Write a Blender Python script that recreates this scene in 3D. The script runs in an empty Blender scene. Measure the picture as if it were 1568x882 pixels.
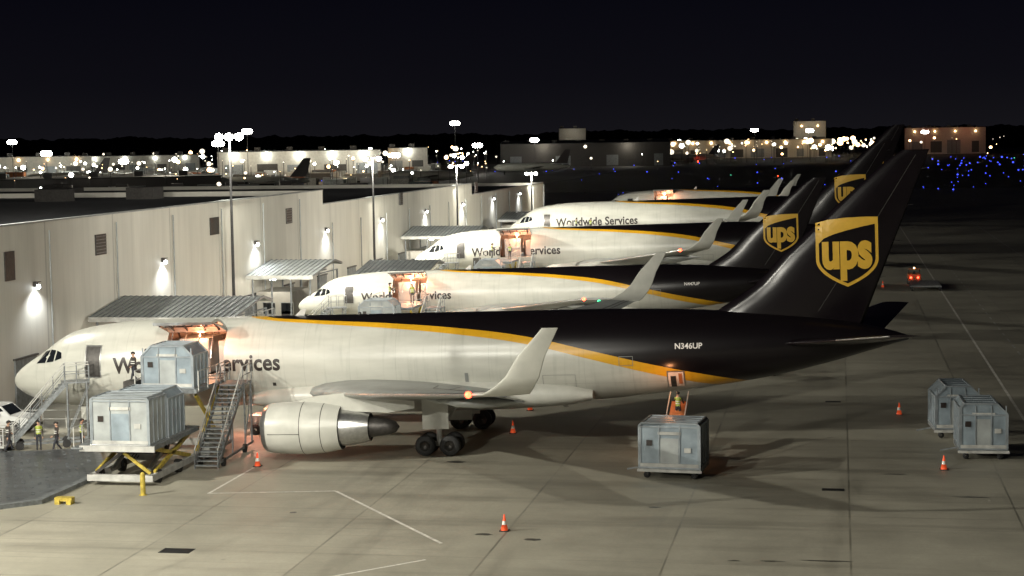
import bpy, bmesh, math, random
import numpy as np
from mathutils import Vector, Matrix
random.seed(7)
C=bpy.context; D=bpy.data
sc=C.scene
sc.view_settings.view_transform='Standard'
try: sc.view_settings.look='None'
except: pass
sc.view_settings.exposure=0

# ------------------------------------------------------------------ materials
def nt(m): return m.node_tree.nodes,m.node_tree.links
def mat(name,col,rough=.5,metal=0.,var=.12,scale=3.,bump=0.,emit=0.,ecol=None,coat=0.):
    m=D.materials.new(name);m.use_nodes=True;n,l=nt(m);b=n['Principled BSDF']
    b.inputs['Roughness'].default_value=rough;b.inputs['Metallic'].default_value=metal
    b.inputs['Coat Weight'].default_value=coat
    tc=n.new('ShaderNodeTexCoord');no=n.new('ShaderNodeTexNoise');no.inputs['Scale'].default_value=scale;no.inputs['Detail'].default_value=5
    l.new(tc.outputs['Object'],no.inputs['Vector'])
    mr=n.new('ShaderNodeMapRange');mr.inputs[1].default_value=.3;mr.inputs[2].default_value=.7;mr.inputs[3].default_value=1-var;mr.inputs[4].default_value=1+var
    l.new(no.outputs[0],mr.inputs[0])
    mx=n.new('ShaderNodeVectorMath');mx.operation='SCALE';mx.inputs[0].default_value=col;l.new(mr.outputs[0],mx.inputs['Scale'])
    l.new(mx.outputs[0],b.inputs['Base Color'])
    if bump:
        bp=n.new('ShaderNodeBump');bp.inputs['Strength'].default_value=bump;l.new(no.outputs[0],bp.inputs['Height']);l.new(bp.outputs[0],b.inputs['Normal'])
    if emit:
        b.inputs['Emission Color'].default_value=(*(ecol or col),1);b.inputs['Emission Strength'].default_value=emit
        try: m.cycles.emission_sampling='NONE'
        except: pass
    return m
M={}
M['white']=mat('white_paint',(.45,.45,.405),.32,0,.10,1.2)
M['wing']=mat('wing_grey',(.25,.26,.25),.38,.15,.18,.8)
M['brown']=mat('dark_brown_paint',(.0060,.0042,.0055),.22,0,.2,.6)
M['gold']=mat('gold_paint',(.60,.32,.015),.4,0,.05)
M['gold2']=mat('gold_paint_bright',(.62,.37,.04),.4,0,.05)
M['txt']=mat('title_brown',(.02,.014,.012),.4,0,.05)
M['wtxt']=mat('white_letters',(.75,.73,.7),.4,0,.05)
M['silver']=mat('bare_metal',(.45,.45,.44),.28,.9,.15,6)
M['dmetal']=mat('dark_metal',(.07,.066,.062),.45,.7,.25,5)
M['black']=mat('black_rubber',(.015,.015,.015),.7,0,.2,8)
M['glass']=mat('window_glass',(.01,.012,.015),.08,0,.1)
M['liner']=mat('cabin_liner',(.62,.52,.45),.6,0,.2,2)
M['greyb']=mat('galvanised_steel',(.20,.215,.22),.5,.5,.3,4)
M['equip']=mat('equipment_white',(.38,.38,.355),.5,0,.25,2)
M['uld']=mat('container_aluminium',(.26,.29,.31),.42,.35,.25,1.6,.1)
M['uld2']=mat('container_panel',(.21,.255,.285),.38,.1,.3,1.1,.15)
M['uldl']=mat('container_light_panel',(.29,.31,.305),.5,.1,.22,1.1,.1)
M['yel']=mat('safety_yellow',(.42,.32,.05),.5,0,.35,4)
M['orange']=mat('cone_orange_glow',(.85,.10,.03),.5,0,.05,emit=.22,ecol=(1,.12,.03))  # cones are no lamps; faint emission puts their bright look into the material
M['refl']=mat('reflective_white',(.75,.75,.7),.4,0,.05)
M['concd']=mat('drain_iron',(.012,.012,.012),.6,.2,.3,5)
M['oil']=mat('oil_film',(.05,.047,.04),.4,0,.3,5)
M['mark']=mat('marking_paint',(.58,.56,.50),.6,0,.3,3)
M['markd']=mat('worn_marking_paint',(.38,.37,.34),.6,0,.4,2)
M['roof']=mat('roof_membrane',(.018,.019,.022),.8,0,.35,.15)
M['mroof']=mat('metal_roof',(.28,.30,.295),.45,.3,.2,1)
M['wallw']=mat('hut_wall',(.45,.43,.38),.6,0,.12,1)
M['pole']=mat('galvanised_pole',(.05,.05,.05),.5,.4,.2,3)
M['lampw']=mat('lamp_lens',(1,1,1),.3,0,0,emit=60,ecol=(1,.97,.88))
M['lampwall']=mat('wall_lamp_lens',(1,1,1),.3,0,0,emit=22,ecol=(.92,.97,1))
M['lampo']=mat('lamp_lens_sodium',(1,.7,.4),.3,0,0,emit=10,ecol=(1,.62,.28))
M['lampc']=mat('lamp_lens_cool',(.9,.95,1),.3,0,0,emit=20,ecol=(.97,1,.90))
M['lampd']=mat('lamp_lens_dim',(.9,.95,1),.3,0,0,emit=1.8,ecol=(1,.88,.66))
M['blue']=mat('taxi_light_blue',(.1,.15,1),.3,0,0,emit=3.2,ecol=(.05,.08,1))
M['red']=mat('red_lamp',(1,.1,.05),.3,0,0,emit=14,ecol=(1,.05,.02))
M['green']=mat('green_lamp',(.1,1,.3),.3,0,0,emit=1.5,ecol=(.1,1,.5))
M['skin']=mat('skin',(.42,.26,.18),.5)
M['vest']=mat('hi_vis_vest',(.30,.36,.05),.5,0,.1)
M['navy']=mat('work_trousers',(.02,.022,.03),.8)
M['shirt']=mat('dark_shirt',(.035,.028,.025),.8)
M['hair']=mat('dark_hair',(.012,.01,.008),.7)
M['truckw']=mat('truck_white',(.55,.56,.55),.25,0,.03,coat=.5)
M['orangedk']=mat('orange_paint',(.38,.13,.045),.5,0,.25,3)

def fus_mat():
    m=D.materials.new('fuselage_livery');m.use_nodes=True;n,l=nt(m);b=n['Principled BSDF']
    b.inputs['Roughness'].default_value=.28
    tc=n.new('ShaderNodeTexCoord');s=n.new('ShaderNodeSeparateXYZ');l.new(tc.outputs['Object'],s.inputs[0])
    def mr(inp,a,b_,c,d):
        q=n.new('ShaderNodeMapRange');q.inputs[1].default_value=a;q.inputs[2].default_value=b_;q.inputs[3].default_value=c;q.inputs[4].default_value=d;l.new(inp,q.inputs[0]);return q.outputs[0]
    def ma(op,a,b_=None):
        q=n.new('ShaderNodeMath');q.operation=op
        for i,v in enumerate((a,b_)):
            if v is None: continue
            if isinstance(v,(int,float)): q.inputs[i].default_value=v
            else: l.new(v,q.inputs[i])
        return q.outputs[0]
    t=mr(s.outputs[0],14,50,0,1)
    fc=n.new('ShaderNodeFloatCurve');l.new(t,fc.inputs['Value'])
    pts=[(14,7.85),(16.5,7.50),(19.4,7.30),(24.3,7.0),(28.5,6.62),(32.1,6.12),(35.9,5.23),(39.7,4.26),(44,3.26),(47,2.6),(50,2.0)]
    cv=fc.mapping.curves[0]
    cv.points[0].location=((pts[0][0]-14)/36,pts[0][1]/10);cv.points[1].location=(1,.2)
    for x,z in pts[1:-1]: cv.points.new((x-14)/36,z/10)
    fc.mapping.update()
    zs=ma('MULTIPLY',fc.outputs[0],10)
    w=mr(s.outputs[0],17,42,.06,.30)
    d=ma('SUBTRACT',s.outputs[2],zs)
    blk=ma('GREATER_THAN',d,w); nw=ma('MULTIPLY',w,-1); gld=ma('GREATER_THAN',d,nw)
    def noise(sc_,mpv):
        no=n.new('ShaderNodeTexNoise');no.inputs['Scale'].default_value=sc_;no.inputs['Detail'].default_value=6
        mp=n.new('ShaderNodeMapping');mp.inputs['Scale'].default_value=mpv;l.new(tc.outputs['Object'],mp.inputs[0]);l.new(mp.outputs[0],no.inputs[0]);return no.outputs[0]
    n1=noise(.7,(.6,1,2.5))
    dirt=mr(n1,.3,.7,.87,1.06);drip=mr(noise(1.3,(3.,.3,.25)),.55,.75,1,.86)
    fr=ma('FRACT',ma('DIVIDE',s.outputs[0],2.74));seam=ma('LESS_THAN',fr,.010);sd=ma('SUBTRACT',1,ma('MULTIPLY',seam,.16))
    hz=ma('LESS_THAN',ma('ABSOLUTE',ma('SUBTRACT',s.outputs[2],3.55)),.012);sd=ma('MULTIPLY',sd,ma('SUBTRACT',1,ma('MULTIPLY',hz,.18)))
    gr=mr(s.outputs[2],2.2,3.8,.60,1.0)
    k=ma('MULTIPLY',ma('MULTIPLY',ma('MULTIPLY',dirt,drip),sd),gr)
    def mix(f,a,b_):
        q=n.new('ShaderNodeMix');q.data_type='RGBA';l.new(f,q.inputs['Factor'])
        for i,v in ((6,a),(7,b_)):
            if isinstance(v,tuple): q.inputs[i].default_value=(*v,1)
            else: l.new(v,q.inputs[i])
        return q.outputs[2]
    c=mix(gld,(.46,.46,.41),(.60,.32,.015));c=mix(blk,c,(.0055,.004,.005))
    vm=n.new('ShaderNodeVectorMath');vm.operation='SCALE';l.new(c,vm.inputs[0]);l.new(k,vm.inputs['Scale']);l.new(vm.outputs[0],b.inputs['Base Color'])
    bp=n.new('ShaderNodeBump');bp.inputs['Strength'].default_value=.03;l.new(n1,bp.inputs['Height']);l.new(bp.outputs[0],b.inputs['Normal'])
    return m
M['fus']=fus_mat()

# ------------------------------------------------------------------ mesh builder
class MB:
    def __init__(s): s.v=[];s.f=[];s.m=[];s.s=[];s.mats=[]
    def mi(s,k):
        if k not in s.mats: s.mats.append(k)
        return s.mats.index(k)
    def add(s,vs,fs,k,sm=False):
        o=len(s.v);s.v+= [tuple(v) for v in vs];i=s.mi(k)
        for f in fs: s.f.append(tuple(o+a for a in f));s.m.append(i);s.s.append(sm)
    def box(s,c,d,k,rz=0,M4=None):
        x,y,z=[q/2 for q in d];vs=[Vector((a*x,b*y,e*z)) for a in(-1,1) for b in(-1,1) for e in(-1,1)]
        if rz: R=Matrix.Rotation(rz,3,'Z');vs=[R@v for v in vs]
        if M4 is not None: vs=[M4@v for v in vs]
        s.add([v+Vector(c) for v in vs],[(0,1,3,2),(4,6,7,5),(0,4,5,1),(2,3,7,6),(0,2,6,4),(1,5,7,3)],k)
    def bar(s,p,q,w,h,k):
        p=Vector(p);q=Vector(q);d=q-p;L=d.length
        if L<1e-6:return
        R=d.to_track_quat('X','Z').to_matrix();s.box((p+q)/2,(L,w,h),k,M4=R)
    def cyl(s,p,q,r,k,n=12,r2=None,cap=True,sm=True):
        p=Vector(p);q=Vector(q);r2=r if r2 is None else r2
        R=(q-p).to_track_quat('Z','Y').to_matrix()
        vs=[p+R@Vector((r*math.cos(2*math.pi*i/n),r*math.sin(2*math.pi*i/n),0)) for i in range(n)]+[q+R@Vector((r2*math.cos(2*math.pi*i/n),r2*math.sin(2*math.pi*i/n),0)) for i in range(n)]
        s.add(vs,[(i,(i+1)%n,n+(i+1)%n,n+i) for i in range(n)],k,sm)
        if cap: s.add(vs,[tuple(range(n))[::-1],tuple(range(n,2*n))],k)
    def loft(s,rings,k,closed=True,cap=True,sm=True,skip=None):
        n=len(rings[0]);vs=[v for r in rings for v in r];fs=[]
        for i in range(len(rings)-1):
            for j in range(n if closed else n-1):
                if skip and skip(i,j): continue
                a=i*n+j;b=i*n+(j+1)%n;fs.append((a,b,b+n,a+n))
        s.add(vs,fs,k,sm)
        if cap: s.add(rings[0],[tuple(range(n))[::-1]],k);s.add(rings[-1],[tuple(range(n))],k)
    def rev(s,prof,c,k,n=28,axis='X',sm=True):
        rings=[]
        for a,r in prof:
            ring=[]
            for i in range(n):
                t=2*math.pi*i/n;u,w=r*math.cos(t),r*math.sin(t)
                ring.append((c[0]+a,c[1]+u,c[2]+w) if axis=='X' else ((c[0]+u,c[1]+w,c[2]+a) if axis=='Z' else (c[0]+u,c[1]+a,c[2]+w)))
            rings.append(ring)
        s.loft(rings,k,True,False,sm)
    def sph(s,c,r,k,n=10,sc=(1,1,1)):
        rings=[]
        for i in range(n//2+1):
            a=math.pi*i/(n//2);rings.append([(c[0]+sc[0]*r*max(math.sin(a),.01)*math.cos(2*math.pi*j/n),c[1]+sc[1]*r*max(math.sin(a),.01)*math.sin(2*math.pi*j/n),c[2]-sc[2]*r*math.cos(a)) for j in range(n)])
        s.loft(rings,k,True,False)
    def build(s,name,parent=None,loc=(0,0,0),rot=(0,0,0),scale=(1,1,1),bevel=0):
        me=D.meshes.new(name);me.from_pydata(s.v,[],s.f)
        for k in s.mats: me.materials.append(M[k])
        me.polygons.foreach_set('material_index',s.m);me.polygons.foreach_set('use_smooth',s.s)
        me.update();ob=D.objects.new(name,me);C.collection.objects.link(ob)
        ob.location=loc;ob.rotation_euler=rot;ob.scale=scale
        if parent: ob.parent=parent
        return ob
def empty(name,loc=(0,0,0),rot=(0,0,0),scale=(1,1,1)):
    e=D.objects.new(name,None);C.collection.objects.link(e);e.location=loc;e.rotation_euler=rot;e.scale=scale;return e
def inst(ob,name,loc,rot=(0,0,0)):
    o=D.objects.new(name,ob.data);C.collection.objects.link(o);o.location=loc;o.rotation_euler=rot
    return o

# ------------------------------------------------------------------ text meshes
def text_mesh(body,offset=0.,size=1.,spacing=1.):
    cu=D.curves.new('t','FONT');cu.body=body;cu.offset=offset;cu.size=size;cu.space_character=spacing;cu.resolution_u=4
    ob=D.objects.new('t',cu);C.collection.objects.link(ob);C.view_layer.update()
    dg=C.evaluated_depsgraph_get();me=D.meshes.new_from_object(ob.evaluated_get(dg))
    D.objects.remove(ob);return me
def cut_grid(me,us,vs_):
    bm=bmesh.new();bm.from_mesh(me)
    for u in us: bmesh.ops.bisect_plane(bm,geom=bm.verts[:]+bm.edges[:]+bm.faces[:],plane_co=(u,0,0),plane_no=(1,0,0))
    for v in vs_: bmesh.ops.bisect_plane(bm,geom=bm.verts[:]+bm.edges[:]+bm.faces[:],plane_co=(0,v,0),plane_no=(0,1,0))
    V=[tuple(v.co) for v in bm.verts];bm.verts.index_update();F=[tuple(v.index for v in f.verts) for f in bm.faces];bm.free();return V,F

# ------------------------------------------------------------------ aircraft
PR=np.array([(0,4.02,3.92,.05),(.12,4.30,3.65,.35),(.4,4.62,3.38,.66),(.9,5.0,3.08,1.05),(1.6,5.42,2.82,1.42),(2.3,5.85,2.64,1.70),(3.1,6.42,2.5,1.96),(3.8,6.80,2.42,2.14),(5,7.14,2.33,2.33),(6.5,7.36,2.28,2.45),(8.5,7.52,2.26,2.505),(10.75,7.58,2.26,2.515),(34,7.58,2.26,2.515),
 (37,7.57,2.42,2.50),(40,7.50,2.72,2.42),(43,7.36,3.08,2.2),(46,7.14,3.55,1.88),(49,6.80,4.22,1.4),(51.5,6.35,4.9,.9),(53,5.95,5.32,.5),(53.67,5.72,5.48,.2)])
def herm(xs,ys,x):
    d=np.gradient(ys,xs);i=min(max(np.searchsorted(xs,x)-1,0),len(xs)-2);h=xs[i+1]-xs[i];t=(x-xs[i])/h
    m=(ys[i+1]-ys[i])/h
    d0,d1=d[i],d[i+1]
    if abs(m)<1e-6: d0=d1=0
    else:
        d0=max(min(d0/m,3),0)*m;d1=max(min(d1/m,3),0)*m
    return (2*t**3-3*t*t+1)*ys[i]+(t**3-2*t*t+t)*h*d0+(-2*t**3+3*t*t)*ys[i+1]+(t**3-t*t)*h*d1
def sec(x): return tuple(herm(PR[:,0],PR[:,k],x) for k in(1,2,3))
def S(x,th,off=0.):
    t,b,w=sec(x);m=(t+b)/2;h=(t-b)/2
    return (x,(w+off)*math.cos(th),m+(h+off)*math.sin(th))
def side(x,z,off=.012,sg=-1):
    t,b,w=sec(x);m=(t+b)/2;h=(t-b)/2;q=max(min((z-m)/h,.999),-.999)
    return (x,sg*(w*math.sqrt(1-q*q)+off),z+off*q)
def airfoil(n=11):
    up=[];
    for i in range(n):
        c=(1-math.cos(math.pi*i/(n-1)))/2
        t=5*(.2969*math.sqrt(c)-.126*c-.3516*c*c+.2843*c**3-.1036*c**4)
        up.append((c,t))
    return up
AF=airfoil()
def wsec(x,y,z,ch,th,nd=(0,0,1),camber=0.):
    top=[(x+c*ch,y+nd[1]*t*th*ch,z+nd[2]*t*th*ch) for c,t in AF]
    bot=[(x+c*ch,y-nd[1]*t*th*ch*.8,z-nd[2]*t*th*ch*.8) for c,t in AF[1:-1]][::-1]
    return top+bot
FZ=[6.6,7.45,8.0,8.73,9.5,10.3,16.05];FL=[42.2,43.2,44.1,45.2,45.98,46.7,53.2];
def finle(z): return float(np.interp(z,FZ,FL))
def finte(z): return 51.3+(z-6.77)*(55.0-51.3)/(16.05-6.77)
def fint(z): return float(np.interp(z,[7,16.05],[.10,.13]))
def finy(x,z):
    a,b=finle(z),finte(z);c=min(max((x-a)/(b-a),0),1)
    return 5*(.2969*math.sqrt(c)-.126*c-.3516*c*c+.2843*c**3-.1036*c**4)*fint(z)*(b-a)
DX0,DX1=10.75,14.35;K0,K1=23,34;NR=64
def shield(w=1.,h=1.13,n=12):
    pts=[(-w/2,h*.42),(-w*.3,h*.465),(0,h*.49),(w*.3,h*.495),(w/2,h*.49),(w/2,-h*.10)]
    for i in range(1,n+1):
        t=i/n; pts.append((w/2*(1-t**2.1),-h*.10-h*.40*t))
    left=[(-x,y) for x,y in pts[6:-1]][::-1]
    return pts+left+[(-w/2,-h*.10)]
def poly_mesh(pts):
    me=D.meshes.new('p');me.from_pydata([(x,y,0) for x,y in pts],[],[tuple(range(len(pts)))]);return me
def aircraft(X,Y,sx=1.,sy=1.,sz=1.,winglets=True,reg='N346UP',detail=True,textscale=1.,nose=.024,warm=1.,door=True):
    E=empty('cargo_airplane',(X,Y,-nose*27.5*sx),(0,-nose,0),(sx,sy,sz))
    xs=sorted(set(list(np.concatenate([np.array([0,.04,.12,.25,.4,.6,.9,1.2,1.6,2,2.4,2.8,3.2,3.6,4,4.5,5,5.7,6.5,7.5,8.5,9.6]),[DX0,12,13.2,DX1],np.arange(16,34,2.5),np.arange(34,53.6,1.),[53.35,53.67]]))))
    rings=[[S(x,2*math.pi*k/NR) for k in range(NR)] for x in xs]
    m=MB()
    def skip(i,j): return door and xs[i]>=DX0-.01 and xs[i+1]<=DX1+.01 and K0<=j<K1
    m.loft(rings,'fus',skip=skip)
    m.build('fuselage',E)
    thr=[2*math.pi*k/NR for k in range(NR)]
    if door:
        m=MB()
        inner=lambda x:[ (x,2.36*math.cos(t),4.92+2.5*math.sin(t)) for t in thr]
        ins=[inner(8.6),inner(DX0),inner(DX1),inner(16.5)]
        m.loft(ins,'liner',cap=True,skip=lambda i,j:i==1 and K0<=j<K1)
        m.box((12.55,0,4.25),(7.8,4.5,.12),'dmetal')
        for x in np.arange(9.2,16.3,.85):
            r=[inner(x)[k] for k in range(2,31)]
            for p,q in zip(r,r[1:]): m.bar((p[0],p[1]*.97,(p[2]-4.92)*.97+4.92),(q[0],q[1]*.97,(q[2]-4.92)*.97+4.92),.06,.06,'silver')
        m.box((12.0,.25,5.4),(1.9,2.4,2.05),'uldl');m.box((12.0,-.97,5.4),(1.95,.05,.1),'silver')
        for x in(11.1,12.9): m.box((x,-.97,5.4),(.1,.05,2.05),'silver')
        m.box((14.6,.3,5.3),(2.2,2.4,1.9),'uldl')
        for xx in(DX0,DX1):
            m.add([S(xx,thr[k]) for k in range(K0,K1+1)]+[inner(xx)[k] for k in range(K0,K1+1)],[(i,i+1,i+13-1,i+12-1+0) for i in range(K1-K0)],'silver')
        for k in(K0,K1):
            m.add([S(DX0,thr[k]),S(DX1,thr[k]),inner(DX1)[k],inner(DX0)[k]],[(0,1,2,3)],'silver')
        m.build('cargo_hold',E)
        m=MB();h=Vector(S(12,thr[K0])[1:]);ang=-math.radians(86)
        def dr(k,off):
            p=Vector(S(12,thr[k],off)[1:])-h;return (h.x+p.x*math.cos(ang)-p.y*math.sin(ang)-.03,h.y+p.x*math.sin(ang)+p.y*math.cos(ang)+.03)
        for off,kk in((.02,'white'),(-.16,'liner')):
            r0=[(DX0,)+dr(k,off) for k in range(K0,K1+1)];r1=[(DX1,)+dr(k,off) for k in range(K0,K1+1)]
            m.loft([r0,r1],kk,closed=False,cap=False)
        for xx in(DX0,DX1):
            a=[(xx,)+dr(k,.02) for k in range(K0,K1+1)]+[(xx,)+dr(k,-.16) for k in range(K0,K1+1)]
            m.add(a,[(i,i+1,i+13-1,i+11) for i in range(K1-K0)],'silver')
        a0=(DX0,)+dr(K1,.02);a1=(DX1,)+dr(K1,.02);b1=(DX1,)+dr(K1,-.16);b0=(DX0,)+dr(K1,-.16);m.add([a0,a1,b1,b0],[(0,1,2,3)],'silver')
        for xx in(DX0+.4,12.0,13.1,DX1-.4):
            for k in range(K0+1,K1): m.bar((xx,)+dr(k,-.2),(xx,)+dr(k+1,-.2),.09,.09,'dmetal')
        for k in(K0+3,K0+7): m.bar((DX0,)+dr(k,-.2),(DX1,)+dr(k,-.2),.07,.07,'dmetal')
        m.build('cargo_door',E)
    m=MB()
    for sg in(-1,1):
        for q in([(2.05,5.12),(2.78,5.2),(2.98,5.92),(2.52,5.78)],[(2.88,5.22),(3.42,5.3),(3.5,5.93),(3.06,5.95)],[(3.52,5.34),(4.0,5.5),(3.95,5.82),(3.6,5.92)]):
            g=[side(a,b,.03,sg) for a,b in q];m.add(g,[(0,1,2,3)],'glass')
    def patch(x0,x1,z0,z1,k,off=.015,nx=4,nz=6,sg=-1):
        vs=[side(x0+(x1-x0)*i/nx,z0+(z1-z0)*j/nz,off,sg) for i in range(nx+1) for j in range(nz+1)]
        m.add(vs,[(i*(nz+1)+j,(i+1)*(nz+1)+j,(i+1)*(nz+1)+j+1,i*(nz+1)+j+1) for i in range(nx) for j in range(nz)],k,True)
    def outline(x0,x1,z0,z1,k,t=.03,sg=-1):
        patch(x0,x1,z0,z0+t,k,.013,3,1,sg);patch(x0,x1,z1-t,z1,k,.013,3,1,sg);patch(x0,x0+t,z0+t,z1-t,k,.013,1,6,sg);patch(x1-t,x1,z0+t,z1-t,k,.013,1,6,sg)
    patch(5.6,6.65,4.35,6.25,'silver',.012);patch(5.68,6.57,4.42,6.17,'dmetal',.02)
    outline(8.0,10.2,2.75,4.0,'wing');outline(33.2,35.1,2.9,4.1,'wing');outline(37.6,38.4,4.55,5.1,'wing')
    outline(5.6,6.65,4.35,6.25,'wing',sg=1);outline(8.0,11.4,2.75,4.0,'wing',sg=1)
    if detail:
        patch(40.25,41.25,3.15,4.2,'silver',.012);patch(40.32,41.18,3.22,4.13,'liner',.02);patch(40.45,40.75,3.22,3.9,'dmetal',.03);patch(40.9,41.1,3.4,4.05,'orangedk',.03)
        patch(8.2,8.45,3.5,3.75,'dmetal',.015);patch(17.2,17.4,3.7,3.9,'dmetal',.015)
        patch(28.7,28.9,3.6,4.3,'wing',.015)
    m.build('windows_and_doors',E)
    me=text_mesh('Worldwide Services',.028,1.,1.03);W=max(v.co.x for v in me.vertices);L=10.3*textscale;sk=L/W
    V,F=cut_grid(me,[(DX0-7.45)/sk,(DX1-7.45)/sk],np.arange(-.25,.8,.08))
    m=MB();z0=4.66;t,b,w=sec(12);mid=(t+b)/2;hh=(t-b)/2
    vs=[];
    for (u,v,_) in V:
        th=math.pi-math.asin((z0-mid)/hh)-v*sk/2.6*1.08;vs.append(S(7.45+u*sk,th,.014))
    fs=[f for f in F if not(door and DX0<sum(vs[i][0] for i in f)/len(f)<DX1)]
    m.add(vs,fs,'txt');
    me=text_mesh(reg,.02,1.,1.);W=max(v.co.x for v in me.vertices);sk=1.55/W
    V,F=cut_grid(me,[],np.arange(-.1,.8,.25));m.add([side(40.75+u*sk,5.45+v*sk,.015) for u,v,_ in V],F,'wtxt')
    m.build('titles',E)
    m=MB();rg=[]
    for x in np.linspace(15.5,36,18):
        q=math.sin(math.pi*(x-15.5)/20.5)**.45 if 15.5<x<36 else 0
        w=2.2+.62*q;zb=2.5-.62*q;zt=3.2+.9*q
        rg.append([(x,w*math.copysign(abs(math.cos(t))**.7,math.cos(t)),(zt+zb)/2+(zt-zb)/2*math.copysign(abs(math.sin(t))**.8,math.sin(t))) for t in np.linspace(0,2*math.pi,33)[:-1]])
    m.loft(rg,'white')
    for s in(-1,1):
        dz=.118;secs=[wsec(17.6,0,3.0,13.6,.13),wsec(19.4,s*2.5,3.25,11.6,.13)];LE=[]
        for y in(5,8,12,16,20,23):
            xle=19.4+(y-2.5)*.678;te=31.0-(y-2.5)*.1 if y<=8 else 30.45+(y-8)*.355
            zz=3.25+(y-2.5)*dz+.002*(y-2.5)**2*.3
            secs.append(wsec(xle,s*y,zz,te-xle,.115 if y<12 else .105));LE.append((xle,s*y,zz))
        ztip=3.25+20.5*dz+.25
        m.loft(secs,'wing')
        for p,q in zip(LE,LE[1:]): m.cyl((p[0]+.03,p[1],p[2]),(q[0]+.03,q[1],q[2]),.10,'silver',8)
        # spoiler / flap panel edges on the upper surface
        for fr in(.68,.8):
            P=[(a[0][0]+fr*(a[10][0]-a[0][0]),a[0][1],a[0][2]+.115*5*(.2969*fr**.5-.126*fr-.3516*fr*fr+.2843*fr**3-.1036*fr**4)*(a[10][0]-a[0][0])+.012) for a in secs[1:]]
            for p,q in zip(P,P[1:]): m.bar(p,q,.035,.015,'dmetal')
        if winglets:
            W=[]
            for y,x,ch,z,a in((23,33.3,2.72,ztip,5),(23.8,34.0,2.2,ztip+.12,20),(24.35,34.65,1.85,ztip+.5,50),(24.65,35.25,1.55,ztip+1.0,68),(24.85,35.85,1.25,ztip+1.9,76),(25.3,37.1,.72,9.15,78)):
                r=math.radians(a);W.append(wsec(x,s*y,z,ch,.09,(0,-s*math.sin(r),math.cos(r))))
            m.loft(W,'white')
        m.sph((33.2,s*23,ztip),.17,'red' if s<0 else 'green',8)
        for y in(5.2,10.5,14,18):
            te=31.0-(y-2.5)*.1 if y<=8 else 30.45+(y-8)*.355
            z=3.25+(y-2.5)*dz-.25;m.rev([(0,.02),(.5,.2),(1.6,.28),(2.8,.2),(3.9,.03)],(te-3.0,s*y,z),'wing',10)
        c=(18.6,s*7.9,2.1)
        m.rev([(0.0,1.13),(-.06,1.2),(0.0,1.27),(.25,1.36)],c,'silver',36)
        m.rev([(.25,1.361),(1.,1.44),(2.3,1.46),(3.4,1.38),(4.3,1.20)],c,'white',36)
        m.rev([(0.0,1.13),(.35,1.07),(1.2,1.12)],c,'silver',36)
        m.rev([(1.0,1.13),(1.02,.3),(.75,.25),(.45,.02)],c,'dmetal',36)
        m.rev([(4.3,1.20),(4.28,1.05),(4.0,.98)],c,'black',36)
        m.rev([(3.9,1.02),(4.6,1.0),(5.5,.86),(5.9,.76)],c,'silver',30)
        m.rev([(5.9,.76),(5.85,.6)],c,'black',30)
        m.rev([(5.6,.62),(6.4,.5),(6.9,.44),(7.3,.3),(7.5,.05)],c,'dmetal',24)
        for a in(2.2,3.35): m.rev([(a,1.4635 if a<3 else 1.388),(a+.04,1.4635 if a<3 else 1.383)],c,'dmetal',36)
        m.bar((c[0]+.4,c[1]-1.40*1,c[2]-.15),(c[0]+2.2,c[1]-1.462,c[2]-.15),.015,.03,'dmetal')
        P=[]
        for x,zb,zt,w in((20.4,3.35,3.55,.1),(21.5,3.2,3.85,.3),(23.5,3.0,4.05,.36),(25.5,2.9,3.7,.3),(27,3.1,3.5,.1)):
            P.append([(x,s*7.9-w/2,zb),(x,s*7.9+w/2,zb),(x,s*7.9+w/2,zt),(x,s*7.9-w/2,zt)])
        m.loft(P,'white',sm=False)
        g=27.6
        for dx in(-.71,.71):
            for dy in(-.57,.57):
                y=s*4.65+dy;m.rev([(-.2,.3),(-.2,.52),(-.12,.585),(.12,.585),(.2,.52),(.2,.3)],(g+dx,y,.585),'black',24,'Y')
                m.rev([(-.12,.02),(-.17,.3),(-.2,.3)],(g+dx,y,.585),'dmetal',20,'Y');m.rev([(.12,.02),(.17,.3),(.2,.3)],(g+dx,y,.585),'dmetal',20,'Y')
            m.cyl((g+dx,s*4.65-.6,.585),(g+dx,s*4.65+.6,.585),.09,'silver',8)
        m.bar((g-.85,s*4.65,.6),(g+.85,s*4.65,.6),.22,.25,'equip')
        m.cyl((g,s*4.65,.6),(g-.1,s*4.65,3.4),.17,'equip',12);m.cyl((g,s*4.65,1.5),(g-.05,s*2.6,3.0),.09,'equip',8);m.cyl((g,s*4.65,1.3),(g+1.4,s*4.5,3.2),.07,'equip',8)
        m.box((g-.1,s*5.15,2.35),(1.5,.05,1.7),'white')
        m.box((g+.2,s*1.2,1.95),(1.9,.06,1.1),'white')
        Sg=[wsec(46.3,s*1.0,5.5,5.6,.10),wsec(47.1,s*2.0,5.6,5.0,.10),wsec(52.4,s*9.3,6.7,1.65,.09)]
        m.loft(Sg,'brown' );m.cyl((49.7,s*5.6,6.14),(52.43,s*9.3,6.7),.05,'silver',8)  # silver strip is a drawn-in highlight along the outboard stabilizer leading edge
    for dy in(-.25,.25):
        m.rev([(-.13,.2),(-.13,.42),(-.08,.47),(.08,.47),(.13,.42),(.13,.2)],(5.2,dy,1.0),'black',20,'Y')
    m.cyl((5.2,0,1.0),(5.0,0,2.8),.11,'equip');m.box((5.2,-.5,2.0),(1.6,.04,.9),'white');m.box((5.2,.5,2.0),(1.6,.04,.9),'white')
    m.sph((22,0,7.6),.12,'dmetal',8);m.add([(18,0,7.55),(18.6,0,7.55),(18.75,0,8.0),(18.5,0,8.0)],[(0,1,2,3)],'equip')
    m.add([(33.5,0,2.3),(34.1,0,2.3),(34.3,0,1.9),(34.05,0,1.9)],[(0,1,2,3)],'equip')
    m.build('wings_engines_gear',E)
    m=MB();rg=[]
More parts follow.
